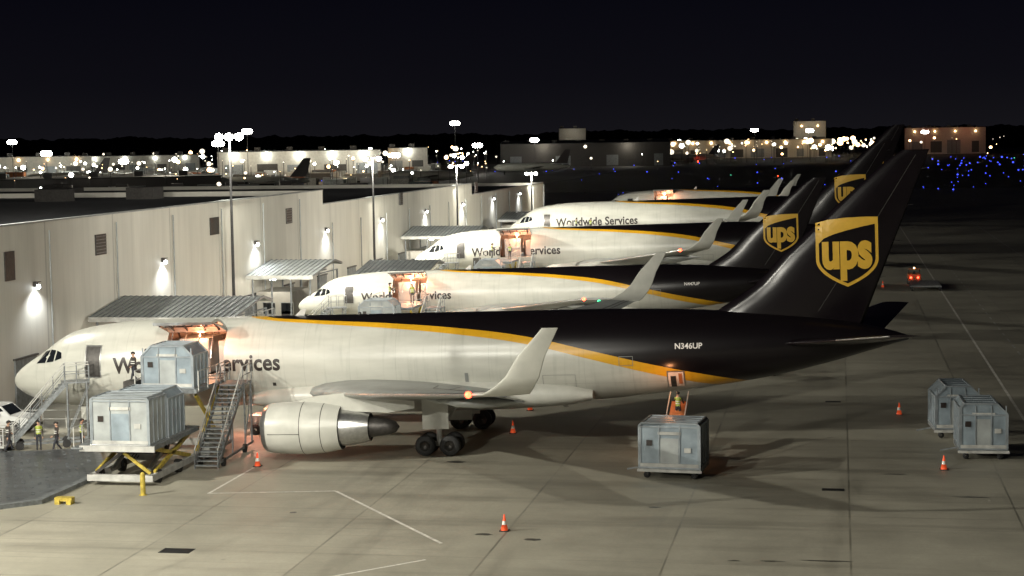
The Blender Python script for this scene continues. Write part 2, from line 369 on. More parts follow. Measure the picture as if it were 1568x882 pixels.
    for z in(6.3,7.0,7.5,8.0,8.7,9.5,10.3,12,14,15.6,15.95,16.08):
        a,b=finle(z),finte(z);ex=max(0,z-15.5)
        a+=ex*.6
        rg.append([(a+c*(b-a),t*fint(z)*(finte(z)-finle(z)),z) for c,t in AF]+[(a+c*(b-a),-t*fint(z)*(finte(z)-finle(z)),z) for c,t in AF[1:-1]][::-1])
    m.loft(rg,'brown');
    for z0_,z1_ in((7.2,11.2),(11.2,15.8)):
        p=[(finle(z)+.68*(finte(z)-finle(z)),z) for z in(z0_,z1_)]
        m.bar((p[0][0],-finy(*p[0])-.004,p[0][1]),(p[1][0],-finy(*p[1])-.004,p[1][1]),.02,.03,'dmetal')
    for z in(9,11,13,15): m.cyl((finte(z)-.05,0,z),(finte(z)+.3,0,z+.05),.012,'dmetal',5)
    cx,cz,w=50.4,10.5,3.45
    def lay(V,F,k,off):
        m.add([(x,-(finy(x,z)+off),z) for x,z in V],F,k)
    grid=np.arange(-2.4,2.5,.35)
    def shp(pts,k,off):
        V,F=cut_grid(poly_mesh(pts),grid,grid);lay([(cx+u,cz+v) for u,v,_ in V],F,k,off)
    hgt=w*1.14
    shp(shield(w,hgt),'gold2',.02)
    inn=shield(w*.90,hgt*.90)
    body=[p for p in inn[5:]]
    sw=[(-w*.45+w*.9*t, -hgt*.0+hgt*(.13+.26*(t**.55))) for t in np.linspace(0,1,12)]
    shp([(x,y) for x,y in sw]+body,'brown',.035)
    me=text_mesh('ups',.045,1.,.98);xs_=[v.co.x for v in me.vertices];x0,W=min(xs_),max(xs_)-min(xs_);sk=w*.80/W
    V,F=cut_grid(me,np.arange(0,2,.12),np.arange(-.3,.8,.12));lay([(cx-w*.40+(u-x0)*sk,cz-w*.24+v*sk*1.42) for u,v,_ in V],F,'gold2',.05)
    m.build('tail_fin',E)
    if door:
        ld=D.lights.new('hold_lamp','POINT');ld.energy=520*warm;ld.color=(1,.42,.20);ld.shadow_soft_size=.25
        lo=D.objects.new('hold_lamp',ld);C.collection.objects.link(lo);lo.parent=E;lo.location=(12.6,-1.5,6.75)
        ld=D.lights.new('door_lamp','POINT');ld.energy=240*warm;ld.color=(1,.40,.22);ld.shadow_soft_size=.15
        lo=D.objects.new('door_lamp',ld);C.collection.objects.link(lo);lo.parent=E;lo.location=(13.6,-3.3,6.9)
    return E
aircraft(0,0)
aircraft(1.6,54,.861,.76,.83,False,'N447UP',False,.92,warm=1.5)
aircraft(.8,103,1,1,1,True,'N361UP',False,warm=1.3)
aircraft(1.5,160,1.05,1.15,1.12,True,'N280UP',False,1.1,door=False)
aircraft(4.5,243,1,1,1,True,'N334UP',False,warm=2)

# ------------------------------------------------------------------ ground
def ground_mat():
    m=D.materials.new('apron_concrete');m.use_nodes=True;n,l=nt(m);b=n['Principled BSDF']
    tc=n.new('ShaderNodeTexCoord');s=n.new('ShaderNodeSeparateXYZ');l.new(tc.outputs['Object'],s.inputs[0])
    def ma(op,a,b_=None,c=None):
        q=n.new('ShaderNodeMath');q.operation=op
        for i,v in enumerate((a,b_,c)):
            if v is None: continue
            if isinstance(v,(int,float)): q.inputs[i].default_value=v
            else: l.new(v,q.inputs[i])
        return q.outputs[0]
    def mr(inp,a,b_,c,d):
        q=n.new('ShaderNodeMapRange');q.inputs[1].default_value=a;q.inputs[2].default_value=b_;q.inputs[3].default_value=c;q.inputs[4].default_value=d;l.new(inp,q.inputs[0]);return q.outputs[0]
    def noise(sc_,det=6,mpv=None,rough=.6,rot=0):
        q=n.new('ShaderNodeTexNoise');q.inputs['Scale'].default_value=sc_;q.inputs['Detail'].default_value=det;q.inputs['Roughness'].default_value=rough
        mp=n.new('ShaderNodeMapping');mp.inputs['Scale'].default_value=mpv or (1,1,1);mp.inputs['Rotation'].default_value=(0,0,rot);l.new(tc.outputs['Object'],mp.inputs[0]);l.new(mp.outputs[0],q.inputs['Vector']);return q.outputs[0]
    gx=ma('DIVIDE',ma('SUBTRACT',s.outputs[0],50.18),7.62);gy=ma('DIVIDE',ma('SUBTRACT',s.outputs[1],1.3),7.62)
    def line(g,hw):
        f=ma('FRACT',g);d=ma('MINIMUM',f,ma('SUBTRACT',1,f));return mr(d,hw*.6,hw*1.6,1,0)
    lx=line(gx,.0055);ly=line(gy,.005)
    j=ma('MAXIMUM',lx,ma('MULTIPLY',ly,.55))
    jn=ma('MULTIPLY',j,mr(noise(.25,3),.35,.65,.15,.7))
    wn=n.new('ShaderNodeTexWhiteNoise');wn.noise_dimensions='2D';cb=n.new('ShaderNodeCombineXYZ')
    l.new(ma('FLOOR',gx),cb.inputs[0]);l.new(ma('FLOOR',gy),cb.inputs[1]);l.new(cb.outputs[0],wn.inputs['Vector'])
    slab=mr(wn.outputs['Value'],0,1,.93,1.06)
    big=mr(noise(.045,5),.3,.7,.78,1.15);med=mr(noise(.4,8,None,.7),.3,.7,.84,1.12);fine=mr(noise(6,4),.3,.7,.93,1.06)
    strk=mr(noise(.22,6,(.10,1.6,1),.65),.50,.72,1,.60)
    strk2=mr(noise(.3,5,(1.2,.10,1),.6,.2),.58,.75,1,.72)
    thin=mr(noise(.5,3,(.05,3.2,1),.5,-.12),.62,.68,1,.74)
    spot=mr(noise(.9,2),.74,.80,1,.45)
    k=ma('MULTIPLY',ma('MULTIPLY',big,med),ma('MULTIPLY',fine,slab))
    k=ma('MULTIPLY',k,ma('MULTIPLY',ma('MULTIPLY',strk,strk2),ma('MULTIPLY',spot,thin)));k=ma('MULTIPLY',k,ma('SUBTRACT',1,ma('MULTIPLY',jn,.8)))
    vm=n.new('ShaderNodeVectorMath');vm.operation='SCALE';vm.inputs[0].default_value=(.315,.297,.235);l.new(k,vm.inputs['Scale']);l.new(vm.outputs[0],b.inputs['Base Color'])
    l.new(mr(k,.5,1.1,.40,.70),b.inputs['Roughness'])
    bp=n.new('ShaderNodeBump');bp.inputs['Strength'].default_value=.15;bp.inputs['Distance'].default_value=.05;l.new(k,bp.inputs['Height']);l.new(bp.outputs[0],b.inputs['Normal'])
    return m
M['apron']=ground_mat()
M['grass']=mat('night_grass',(.016,.018,.012),.9,0,.4,.02)
M['asph']=mat('yard_asphalt',(.09,.085,.075),.8,0,.3,.02)
def sheet(name,x0,x1,y0,y1,z,k):
    m=MB();m.add([(x0,y0,z),(x1,y0,z),(x1,y1,z),(x0,y1,z)],[(0,1,2,3)],k);return m.build(name)
sheet('ground',-6000,6000,-1500,9000,-.06,'grass')
sheet('apron',-260,150,-190,470,0,'apron')
def line(name,pts,w,k='mark',z=.006):
    m=MB()
    for p,q in zip(pts,pts[1:]):
        p=Vector((*p,0));q=Vector((*q,0));d=(q-p).normalized();nn=Vector((-d.y,d.x,0))*w/2
        m.add([p-nn,q-nn,q+nn,p+nn],[(0,1,2,3)],k)
    return m.build(name,loc=(0,0,z))
line('stand_marking',[(18.3,-9.8),(18.3,-16.9)],.14)
line('stand_marking',[(18.23,-16.97),(24.6,-15.7)],.14,z=.010)
line('stand_marking',[(24.6,-15.7),(32.5,-26.7)],.16,z=.006)
line('stand_marking',[(27,-35.6),(32.5,-29.8)],.14)
line('taxi_edge_line',[(60.86,-60),(60.86,420)],.18,'mark')
m=MB()
for i in range(90):
    y=-30+i*4.6;m.add([(63.7,y,0),(63.86,y,0),(63.86,y+2.2,0),(63.7,y+2.2,0)],[(0,1,2,3)],'markd')
m.build('taxi_dashed_line',loc=(0,0,.006))
line('taxi_centre_line',[(75,-60),(75,420)],.18,'markd')
m=MB()
for x,y,w in((21.3,-29.4,1.4),(49.4,-12.8,1.1),(49.3,17.2,1.0)):
    m.box((x,y,.004),(w,.9 if w>1.2 else .6,.008),'concd')
m.build('storm_drain')
m=MB();rr=random.Random(2)
for x,y,a,b in((34,-24.7,.35,.22),(36.4,-25.5,.4,.2),(49.2,-28.1,.9,.12),(46.9,-28.4,.5,.1),(45.4,-28.5,.25,.1),(52.5,-8.3,.6,.12),(24,-21,.2,.2),(41,-18,.3,.15),(29,-7,.5,.3),(56,-14,.8,.12)):
    pts=[(x+a*(.7+rr.random()*.6)*math.cos(t),y+b*(.7+rr.random()*.6)*math.sin(t),.004) for t in np.linspace(0,2*math.pi,15)[:-1]];m.add(pts,[tuple(range(14))],'oil')
m.build('oil_stains')

m=MB();pl=[(-6,-8.5),(4,-7),(7.5,-5.4),(11.0,-12.5),(10.9,-20.4),(9.4,-21.9),(2,-24.6),(-6,-27)]
m.add([(x,y,.0) for x,y in pl]+[(x,y,.22) for x,y in pl],[tuple(range(8,16))]+[(i,(i+1)%8,8+(i+1)%8,8+i) for i in range(8)],'greyb')
M['deck']=mat('roller_deck',(.075,.085,.095),.32,.4,.45,1.1,.25)
M['deckp']=mat('roller_pad',(.12,.13,.14),.35,.6,.4,2)
ins=[(x*.94+.2,y*.96-.6) for x,y in pl];m.add([(x,y,.226) for x,y in ins],[tuple(range(8))],'deck')
def inpoly(x,y,P):
    c=False;j=len(P)-1
    for i in range(len(P)):
        if (P[i][1]>y)!=(P[j][1]>y) and x<(P[j][0]-P[i][0])*(y-P[i][1])/(P[j][1]-P[i][1])+P[i][0]: c=not c
        j=i
    return c
rr=random.Random(5)
for i in range(38):
    for jx in range(44):
        x=-5.6+i*.45+(jx%2)*.2;y=-26+jx*.45
        if rr.random()<.55 and inpoly(x,y,[(a*.9+.3,b*.93-1.1) for a,b in pl]): m.box((x,y,.235),(.18,.07,.02),'deckp',rz=rr.uniform(-.6,.6))
m.build('ball_transfer_deck')

# ------------------------------------------------------------------ terminal
def wall_mat():
    m=D.materials.new('panel_wall');m.use_nodes=True;n,l=nt(m);b=n['Principled BSDF'];b.inputs['Roughness'].default_value=.6
    tc=n.new('ShaderNodeTexCoord');s=n.new('ShaderNodeSeparateXYZ');l.new(tc.outputs['Object'],s.inputs[0])
    def ma(op,a,b_=None):
        q=n.new('ShaderNodeMath');q.operation=op
        for i,v in enumerate((a,b_)):
            if v is None: continue
            if isinstance(v,(int,float)): q.inputs[i].default_value=v
            else: l.new(v,q.inputs[i])
        return q.outputs[0]
    def mr(inp,a,b_,c,d):
        q=n.new('ShaderNodeMapRange');q.inputs[1].default_value=a;q.inputs[2].default_value=b_;q.inputs[3].default_value=c;q.inputs[4].default_value=d;l.new(inp,q.inputs[0]);return q.outputs[0]
    f=ma('FRACT',ma('DIVIDE',s.outputs[1],11.65));seam=ma('LESS_THAN',f,.018)
    f2=ma('FRACT',ma('DIVIDE',s.outputs[1],.9));rib=ma('LESS_THAN',f2,.12)
    no=n.new('ShaderNodeTexNoise');no.inputs['Scale'].default_value=.5;no.inputs['Detail'].default_value=6
    mp=n.new('ShaderNodeMapping');mp.inputs['Scale'].default_value=(1,1.5,.25);l.new(tc.outputs['Object'],mp.inputs[0]);l.new(mp.outputs[0],no.inputs[0])
    k=mr(no.outputs[0],.3,.7,.88,1.05);k=ma('MULTIPLY',k,ma('SUBTRACT',1,ma('MULTIPLY',seam,.3)));k=ma('MULTIPLY',k,ma('SUBTRACT',1,ma('MULTIPLY',rib,.04)))
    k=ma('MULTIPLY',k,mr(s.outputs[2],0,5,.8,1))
    vm=n.new('ShaderNodeVectorMath');vm.operation='SCALE';vm.inputs[0].default_value=(.56,.545,.48);l.new(k,vm.inputs['Scale']);l.new(vm.outputs[0],b.inputs['Base Color'])
    bp=n.new('ShaderNodeBump');bp.inputs['Strength'].default_value=.12;l.new(f2,bp.inputs['Height']);l.new(bp.outputs[0],b.inputs['Normal'])
    return m
M['wall']=wall_mat()
XW=-3.25
T=empty('cargo_terminal')
m=MB()
def block(x0,x1,y0,y1,h,k='wall'):
    m.box(((x0+x1)/2,(y0+y1)/2,(h-.5)/2),(x1-x0,y1-y0,h-.5),k)
    t=.35
    m.box((x1-t/2,(y0+y1)/2,h-.25),(t,y1-y0,.5),k);m.box((x0+t/2,(y0+y1)/2,h-.25),(t,y1-y0,.5),k)
    m.box(((x0+x1)/2,y0+t/2,h-.25),(x1-x0-2*t,t,.5),k);m.box(((x0+x1)/2,y1-t/2,h-.25),(x1-x0-2*t,t,.5),k)
    m.add([(x0+t,y0+t,h-.494),(x1-t,y0+t,h-.494),(x1-t,y1-t,h-.494),(x0+t,y1-t,h-.494)],[(0,1,2,3)],'roof')
    m.box((x1-.15,(y0+y1)/2,h+.05),(.46,y1-y0,.1),'mroof')
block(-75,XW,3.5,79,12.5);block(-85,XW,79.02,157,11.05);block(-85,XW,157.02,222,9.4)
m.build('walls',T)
m=MB()
for y in(21,67,113,160):
    m.box((XW+.04,y,10.4),(.1,1.9,1.5),'dmetal')
    for i in range(6): m.box((XW+.11,y,9.8+i*.24),(.06,1.8,.05),'greyb')
m.box((XW+.04,45.5,10.5),(.1,2.2,1.5),'dmetal')
m.box((XW+.04,6.2,9.9),(.1,1.4,1.9),'dmetal')
for y in np.arange(8,220,11.65):
    m.box((XW+.05,y,1.9),(.14,3.2,3.6),'greyb');m.box((XW+.1,y,3.75),(.2,3.5,.12),'dmetal')
    m.cyl((XW+.12,y+4.2,.1),(XW+.12,y+4.2,11.9 if y<70 else 9),.06,'mroof',6)
for i in range(16):
    x=random.uniform(-65,-14);y=random.uniform(8,215);h=12.0 if y<79 else(10.6 if y<157 else 8.9)
    m.box((x,y,h+.6),(random.uniform(1.5,3.5),random.uniform(1.5,4),1.2),'dmetal')
m.build('vents_doors_and_plant',T)
def plight(name,loc,e,col=(1,.95,.85),r=.2,parent=None):
    ld=D.lights.new(name,'POINT');ld.energy=e;ld.color=col;ld.shadow_soft_size=r;o=D.objects.new(name,ld);C.collection.objects.link(o);o.location=loc
    if parent:o.parent=parent
    return o
def spot(name,loc,tgt,e,col=(1,.95,.82),ang=120,r=.6,blend=.6,parent=None):
    ld=D.lights.new(name,'SPOT');ld.energy=e;ld.color=col;ld.shadow_soft_size=r;ld.spot_size=math.radians(ang);ld.spot_blend=blend
    o=D.objects.new(name,ld);C.collection.objects.link(o);o.location=loc
    o.rotation_euler=(Vector(tgt)-Vector(loc)).to_track_quat('-Z','Y').to_euler()
    if parent:
        o.parent=parent
    return o
for i in range(9):
    y=9.8+23.28*i
    m=MB();m.box((.12,0,.1),(.24,.35,.3),'dmetal');m.sph((.3,0,-.05),.16,'lampwall',10);m.box((.22,0,.28),(.42,.4,.05),'dmetal')
    o=m.build('wall_lamp',loc=(XW,y,8.3));spot('bulb',(.75,0,-.1),(.45,0,-3),800,(.93,.97,1),135,.1,.8,o)

def canopy(x0,x1,y0,z=4.7,w=11):
    m=MB();n=int((x1-x0)/.45)
    ym=y0+w*.75
    for (ya,za,yb,zb) in((y0,z,ym,z+.95),(ym,z+.95,y0+w,z+.5)):
        m.add([(x0,ya,za),(x1,ya,za),(x1,yb,zb),(x0,yb,zb),(x0,ya,za-.12),(x1,ya,za-.12),(x1,yb,zb-.12),(x0,yb,zb-.12)],[(0,1,2,3),(7,6,5,4),(0,4,5,1),(1,5,6,2),(3,2,6,7),(0,3,7,4)],'mroof')
        for i in range(n+1):
            x=x0+i*(x1-x0)/n;m.bar((x,ya,za+.03),(x,yb,zb+.03),.05,.06,'greyb')
    m.box(((x0+x1)/2,y0+.02,z-.15),(x1-x0+.1,.12,.34),'equip')
    for x in np.linspace(x0+.4,x1-.4,4):
        for y in(y0+.5,y0+w-.5): m.cyl((x,y,0),(x,y,z-.05),.09,'greyb',8)
    hx=x0+(x1-x0)*.55
    m.box(((x0+hx)/2,y0+w*.55,1.95),(hx-x0,w*.55,3.9),'wallw')
    fy=y0+w*.55-w*.275
    for i in range(int((hx-x0-1.5)/1.7)+1):
        m.box((x0+1.2+i*1.7,fy-.03,2.4),(1.1,.08,1.0),'glass');m.box((x0+1.2+i*1.7,fy-.02,2.4),(1.25,.04,1.15),'equip')
    m.box((hx-.6,fy-.03,1.1),(.9,.08,2.1),'dmetal')
    for x in np.linspace(x0+1,x1-1,5): m.bar((x,y0+.5,z-.2),(x+.6,y0+w-.5,z-.1),.08,.1,'greyb')
    o=m.build('gate_canopy');plight('soffit_lamp',((x0+x1)/2-1,y0+1.2,z-.6),160,(1,.93,.8),.15,o)
    m2=MB();m2.box(((x0+x1)/2-1,y0+1.2,z-.42),(.5,.2,.1),'lampwall');m2.build('soffit_fitting',o)
canopy(-3.0,7.8,18,5.35,9);canopy(-3.0,3.2,53,5.6,10);canopy(-3.0,6,112,5.8,9);canopy(-3.0,7,176,4.8)
canopy(3.4,10.5,66,4.7,9)
# guard rails and carts beside the stands
def railing(p,q,h=1.1,z=0):
    m=MB();p=Vector((*p,z));q=Vector((*q,z));n=max(2,int((q-p).length/1.5))
    for i in range(n+1): a=p+(q-p)*i/n;m.bar(a,a+Vector((0,0,h)),.06,.06,'equip')
    for k in(.5,1): m.bar(p+Vector((0,0,h*k)),q+Vector((0,0,h*k)),.05,.05,'equip')
    return m.build('guard_rail')
railing((8.2,17),(13,20),1.1,4.2);railing((8.2,17),(8.2,26),1.1,4.2)
m=MB();m.box((10.6,21.5,4.1),(5.2,9,.2),'greyb')
for x in(8.4,12.8):
    for y in(17.4,25.6): m.bar((x,y,0),(x,y,4.1),.16,.16,'greyb')
m.build('maintenance_platform')
railing((-2.5,2.2),(3.5,2.6));railing((2,50),(9,49))
def gpu(x,y,rz,k='equip'):
    m=MB();m.box((0,0,.95),(2.3,1.3,1.1),k);m.box((0,0,.35),(2.5,1.1,.12),'dmetal');m.box((.5,-.66,1.0),(.8,.03,.6),'dmetal');m.box((-.6,-.66,1.15),(.5,.03,.3),'yel');m.cyl((.8,.2,1.5),(.8,.2,1.9),.06,'dmetal',8)
    for a in(-.8,.8):
        for b in(-.55,.55): m.rev([(-.08,.05),(-.08,.25),(.08,.25),(.08,.05)],(a,b,.25),'black',14,'Y')
    m.bar((1.2,0,.35),(2.1,0,.25),.07,.07,'dmetal');return m.build('ground_power_unit',loc=(x,y,0),rot=(0,0,rz))
gpu(8.6,-4.5,.3);gpu(-1.0,-4.3,1.2,'uldl');gpu(9.6,46,.2);gpu(10,95,.2,'yel');gpu(44,30,.5)

# ------------------------------------------------------------------ masts
def mast(name,x,y,h,heads=2,power=0,tgt=None,arm=1.0,col=(1,.96,.84),k='lampw',hs=.32,ang=150):
    m=MB();m.cyl((0,0,0),(0,0,h),.16,'pole',10,.10);m.box((0,0,.2),(.6,.6,.4),'greyb')
    m.bar((-arm,0,h),(arm,0,h),.1,.1,'pole')
    for i in range(heads):
        xx=-arm+2*arm*i/max(1,heads-1) if heads>1 else 0
        m.box((xx,-.1,h+.12),(.6,.4,.16),'pole');m.sph((xx,-.15,h-.08),hs,k,8,(1,.8,.8))
    o=m.build(name,loc=(x,y,0))
    if power: 
        s=spot('floodlight',(0,-.4,h-.3),(0,0,0),power,col,ang,.5,.8,o);s.rotation_euler=(Vector(tgt)-Vector((x,y,h))).to_track_quat('-Z','Y').to_euler()
    return o
mast('added_flood_mast',-2.5,48,18.2,3,60000,(25,60,0),.9,hs=.42)
mast('added_flood_mast',-2.5,97,15.6,2,60000,(25,110,0),.8)
mast('added_flood_mast',-2.5,143,13.9,2,60000,(25,160,0),.8)
mast('added_flood_mast',-2.5,205,11.5,3,70000,(30,240,0),.8)
mast('added_flood_mast',-9.5,-42,25,4,165000,(32,-2,0))
mast('added_flood_mast',8,-100,27,4,260000,(34,0,0))
mast('added_flood_mast',-9.5,5,22,3,60000,(25,40,3))
mast('added_flood_mast',19,-47,30,3,36000,(30,-22,0))  # unseen mast, added to brighten the near ground from a steep angle
spot('added_fill_spot',(52,32,15.5),(-3,45,6),75000,(1,.95,.84),75,.8,.8)  # added spots with no fixture, brightening the terminal front and near apron
spot('added_fill_spot',(46,84,15.5),(-3,95,5),65000,(1,.95,.84),75,.8,.8)
spot('added_fill_spot',(46,134,15.5),(-3,150,5),65000,(1,.95,.84),75,.8,.8)
spot('added_fill_spot',(30,-60,26),(-3,24,8),105000,(1,.95,.84),46,.8,.9)

# ------------------------------------------------------------------ ground equipment
def container(name,loc,rz=0,w=3.18,d=2.44,h=2.44,c=.35,dolly=True,panel='uld2',z0=None,cl=None):
    m=MB();cl=c if cl is None else cl
    b=.62 if dolly else 0.02
    pr=[(-w/2,0),(w/2,0),(w/2,h-c),(w/2-c,h),(-w/2+cl,h),(-w/2,h-cl)]
    pr=[(x,z+b) for x,z in pr]
    a=[(x,-d/2,z) for x,z in pr];e=[(x,d/2,z) for x,z in pr];m.loft([a,e],panel,sm=False)
    for r in(a,e):
        s=-1 if r is a else 1
        for i in range(6):
            p,q=Vector(r[i]),Vector(r[(i+1)%6]);o=Vector((0,s*.02,0));m.bar(p+o,q+o,.09,.09,'uld')
    for i in range(6): m.bar(a[i],e[i],.09,.09,'uld')
    for x in(-w/6,w/6,-w/2+.08,w/2-.08):
        m.bar((x,-d/2-.03,b+.05),(x,-d/2-.03,b+h-.1),.05,.06,'uld')
    for y in(-d/4,0,d/4):
        for sx_,cc in((-1,cl),(1,c)): m.bar((sx_*(w/2+.02),y,b+.05),(sx_*(w/2+.02),y,b+h-cc),.05,.05,'uld')
        m.bar((-w/2+cl,y,b+h+.01),(w/2-c,y,b+h+.01),.04,.04,'uld')
    m.bar((-w/2,-d/2-.03,b+h-c-.05),(w/2,-d/2-.03,b+h-c-.05),.06,.07,'uld')
    # slightly darker lower door panel, labels, strap
    m.box((0,-d/2-.012,b+h*.36),(w*.30,.02,h*.6),'uld2' if panel!='uld2' else 'uldl')
    m.box((0,-d/2-.045,b+h*.68+.22),(1.2,.02,.16),'equip');m.box((w*.3,-d/2-.045,b+h*.4),(.35,.02,.25),'equip');m.box((-w*.33,-d/2-.045,b+h*.55),(.3,.02,.3),'txt')
    m.box((0,-d/2-.06,b+.12),(w*.96,.03,.18),'equip')
    if dolly:
        m.box((0,0,.5),(w+.1,d+.1,.16),'greyb')
        for x in(-w/2+.35,w/2-.35):
            for y in(-d/2+.3,d/2-.3):
                m.rev([(-.08,.04),(-.08,.17),(.08,.17),(.08,.04)],(x,y,.18),'black',14,'Y');m.box((x,y,.36),(.12,.14,.2),'greyb')
        m.bar((-w/2,0,.42),(-w/2-.9,0,.25),.08,.08,'greyb');m.bar((-w/2-.02,-d/2,.4),(-w/2-.02,-d/2,1.3),.06,.06,'greyb')
        m.box((0,-d/2-.08,.45),(w+.2,.06,.14),'equip')
    else: m.box((0,0,.01),(w+.12,d+.12,.06),'silver')
    return m.build(name,loc=(loc[0],loc[1],loc[2]),rot=(0,0,rz),bevel=0)
container('air_cargo_container',(41.2,-9.7,0),-.1,c=.14,h=2.3)
container('air_cargo_container',(57.3,-2.2,0),.03,2.5,3.1,2.44,.55,cl=.25)
container('air_cargo_container',(56.3,4.6,0),.08,2.5,3.1,2.44,.55,cl=.6)

def people():
    def skinned(vs,es,rs,sub=1):
        me=D.meshes.new('s');me.from_pydata(vs,es,[]);ob=D.objects.new('s',me);C.collection.objects.link(ob)
        md=ob.modifiers.new('k','SKIN');md.use_smooth_shade=True
        for i,r in enumerate(rs): me.skin_vertices[0].data[i].radius=(r,r*.85) if isinstance(r,float) else r
        me.skin_vertices[0].data[0].use_root=True
        if sub: s=ob.modifiers.new('u','SUBSURF');s.levels=sub;s.render_levels=sub
        C.view_layer.update();dg=C.evaluated_depsgraph_get();out=D.meshes.new_from_object(ob.evaluated_get(dg));D.objects.remove(ob)
        V=[tuple(v.co) for v in out.vertices];F=[tuple(p.vertices) for p in out.polygons];return V,F
    res=[]
    poses=[dict(hl=(.22,-.06,.82),el=(.24,.03,1.12),hr=(-.22,-.06,.82),er=(-.24,.03,1.12),kl=(.1,-.02,.5),kr=(-.1,-.02,.5),fl=(.11,.03,.08),fr=(-.11,.03,.08)),
           dict(hl=(.22,-.32,1.0),el=(.25,-.06,1.1),hr=(-.2,.18,.85),er=(-.25,.1,1.12),kl=(.1,-.2,.52),kr=(-.1,.05,.48),fl=(.1,-.3,.08),fr=(-.1,.35,.1)),
           dict(hl=(.2,-.55,1.35),el=(.27,-.27,1.22),hr=(-.2,-.5,1.15),er=(-.27,-.2,1.12),kl=(.13,-.08,.5),kr=(-.12,.02,.5),fl=(.15,-.02,.08),fr=(-.13,.1,.08))]
    for pi,p in enumerate(poses):
        m=MB();h=.95
        vs=[(0,0,h),(0,-.01,1.12),(0,0,1.32),(0,.01,1.46),(0,-.01,1.56),(.1,0,.9),p['kl'],p['fl'],(p['fl'][0],p['fl'][1]-.16,.04),(-.1,0,.9),p['kr'],p['fr'],(p['fr'][0],p['fr'][1]-.16,.04),(.17,.01,1.42),p['el'],p['hl'],(-.17,.01,1.42),p['er'],p['hr']]
        es=[(0,1),(1,2),(2,3),(3,4),(0,5),(5,6),(6,7),(7,8),(0,9),(9,10),(10,11),(11,12),(3,13),(13,14),(14,15),(3,16),(16,17),(17,18)]
        rs=[.14,.13,(.17,.12),(.12,.09),.055,.1,.068,.048,.045,.1,.068,.048,.045,.065,.05,.032,.065,.05,.032]
        V,F=skinned(vs,es,rs)
        by={}
        for f in F:
            c=sum((Vector(V[i]) for i in f),Vector())/len(f)
            k='navy' if c.z<1.0 else(('vest' if pi!=1 else 'shirt') if c.z<1.47 and abs(c.x)<.2 else('skin' if c.z>1.49 else 'shirt'))
            if c.z<.12:k='black'
            if abs(c.x)>.19 and c.z>.6:
                k='shirt'
            by.setdefault(k,[]).append(f)
        for k,fs in by.items(): m.add(V,fs,k,True)
        m.sph((0,-.015,1.655),.105,'skin',14,(.82,.95,1.15));m.sph((0,.01,1.70),.108,'hair',14,(.86,.98,.9));m.cyl((0,-.02,1.745),(0,-.16,1.725),.07,'hair',8,.05)
        m.sph((0,-.122,1.645),.016,'skin',6,(.8,1.3,1.4));m.box((0,-.112,1.605),(.045,.01,.008),'shirt')
        for s in(-1,1): m.sph((s*.034,-.103,1.668),.011,'hair',6);m.sph((s*.088,0,1.655),.022,'skin',6,(.4,.8,1.3))
        for hk,ek in(('hl','el'),('hr','er')):
            a=Vector(p[hk]);d=(a-Vector(p[ek])).normalized();sd=d.cross(Vector((1,0,0))).normalized()
            pc=a+d*.05;m.cyl(a,a+d*.085,.03,'skin',8,.038)
            for i,L in enumerate((.065,.075,.07,.055)):
                b=a+d*.085+sd*(.027-.018*i);k1=b+d*L*.55;k2=k1+(d*.7+Vector((0,-.3,-.3))).normalized()*L*.5;m.cyl(b,k1,.0095,'skin',6,.0085);m.cyl(k1,k2,.0085,'skin',6,.007)
            b=a+d*.03+sd*.03;k1=b+(d+sd).normalized()*.04;m.cyl(b,k1,.011,'skin',6,.009);m.cyl(k1,k1+d*.03,.009,'skin',6,.007)
        for z in(1.12,1.24): m.rev([(0,.155),(.04,.16)],(0,0,z),'refl',14,'Z')
        res.append(m)
    return res
PM=people();POB=[None]*3
def worker(x,y,z,rz,pose=0):
    if POB[pose] is None:
        POB[pose]=PM[pose].build('ramp_worker',loc=(x,y,z),rot=(0,0,rz))
    else: inst(POB[pose],'ramp_worker',(x,y,z),(0,0,rz))

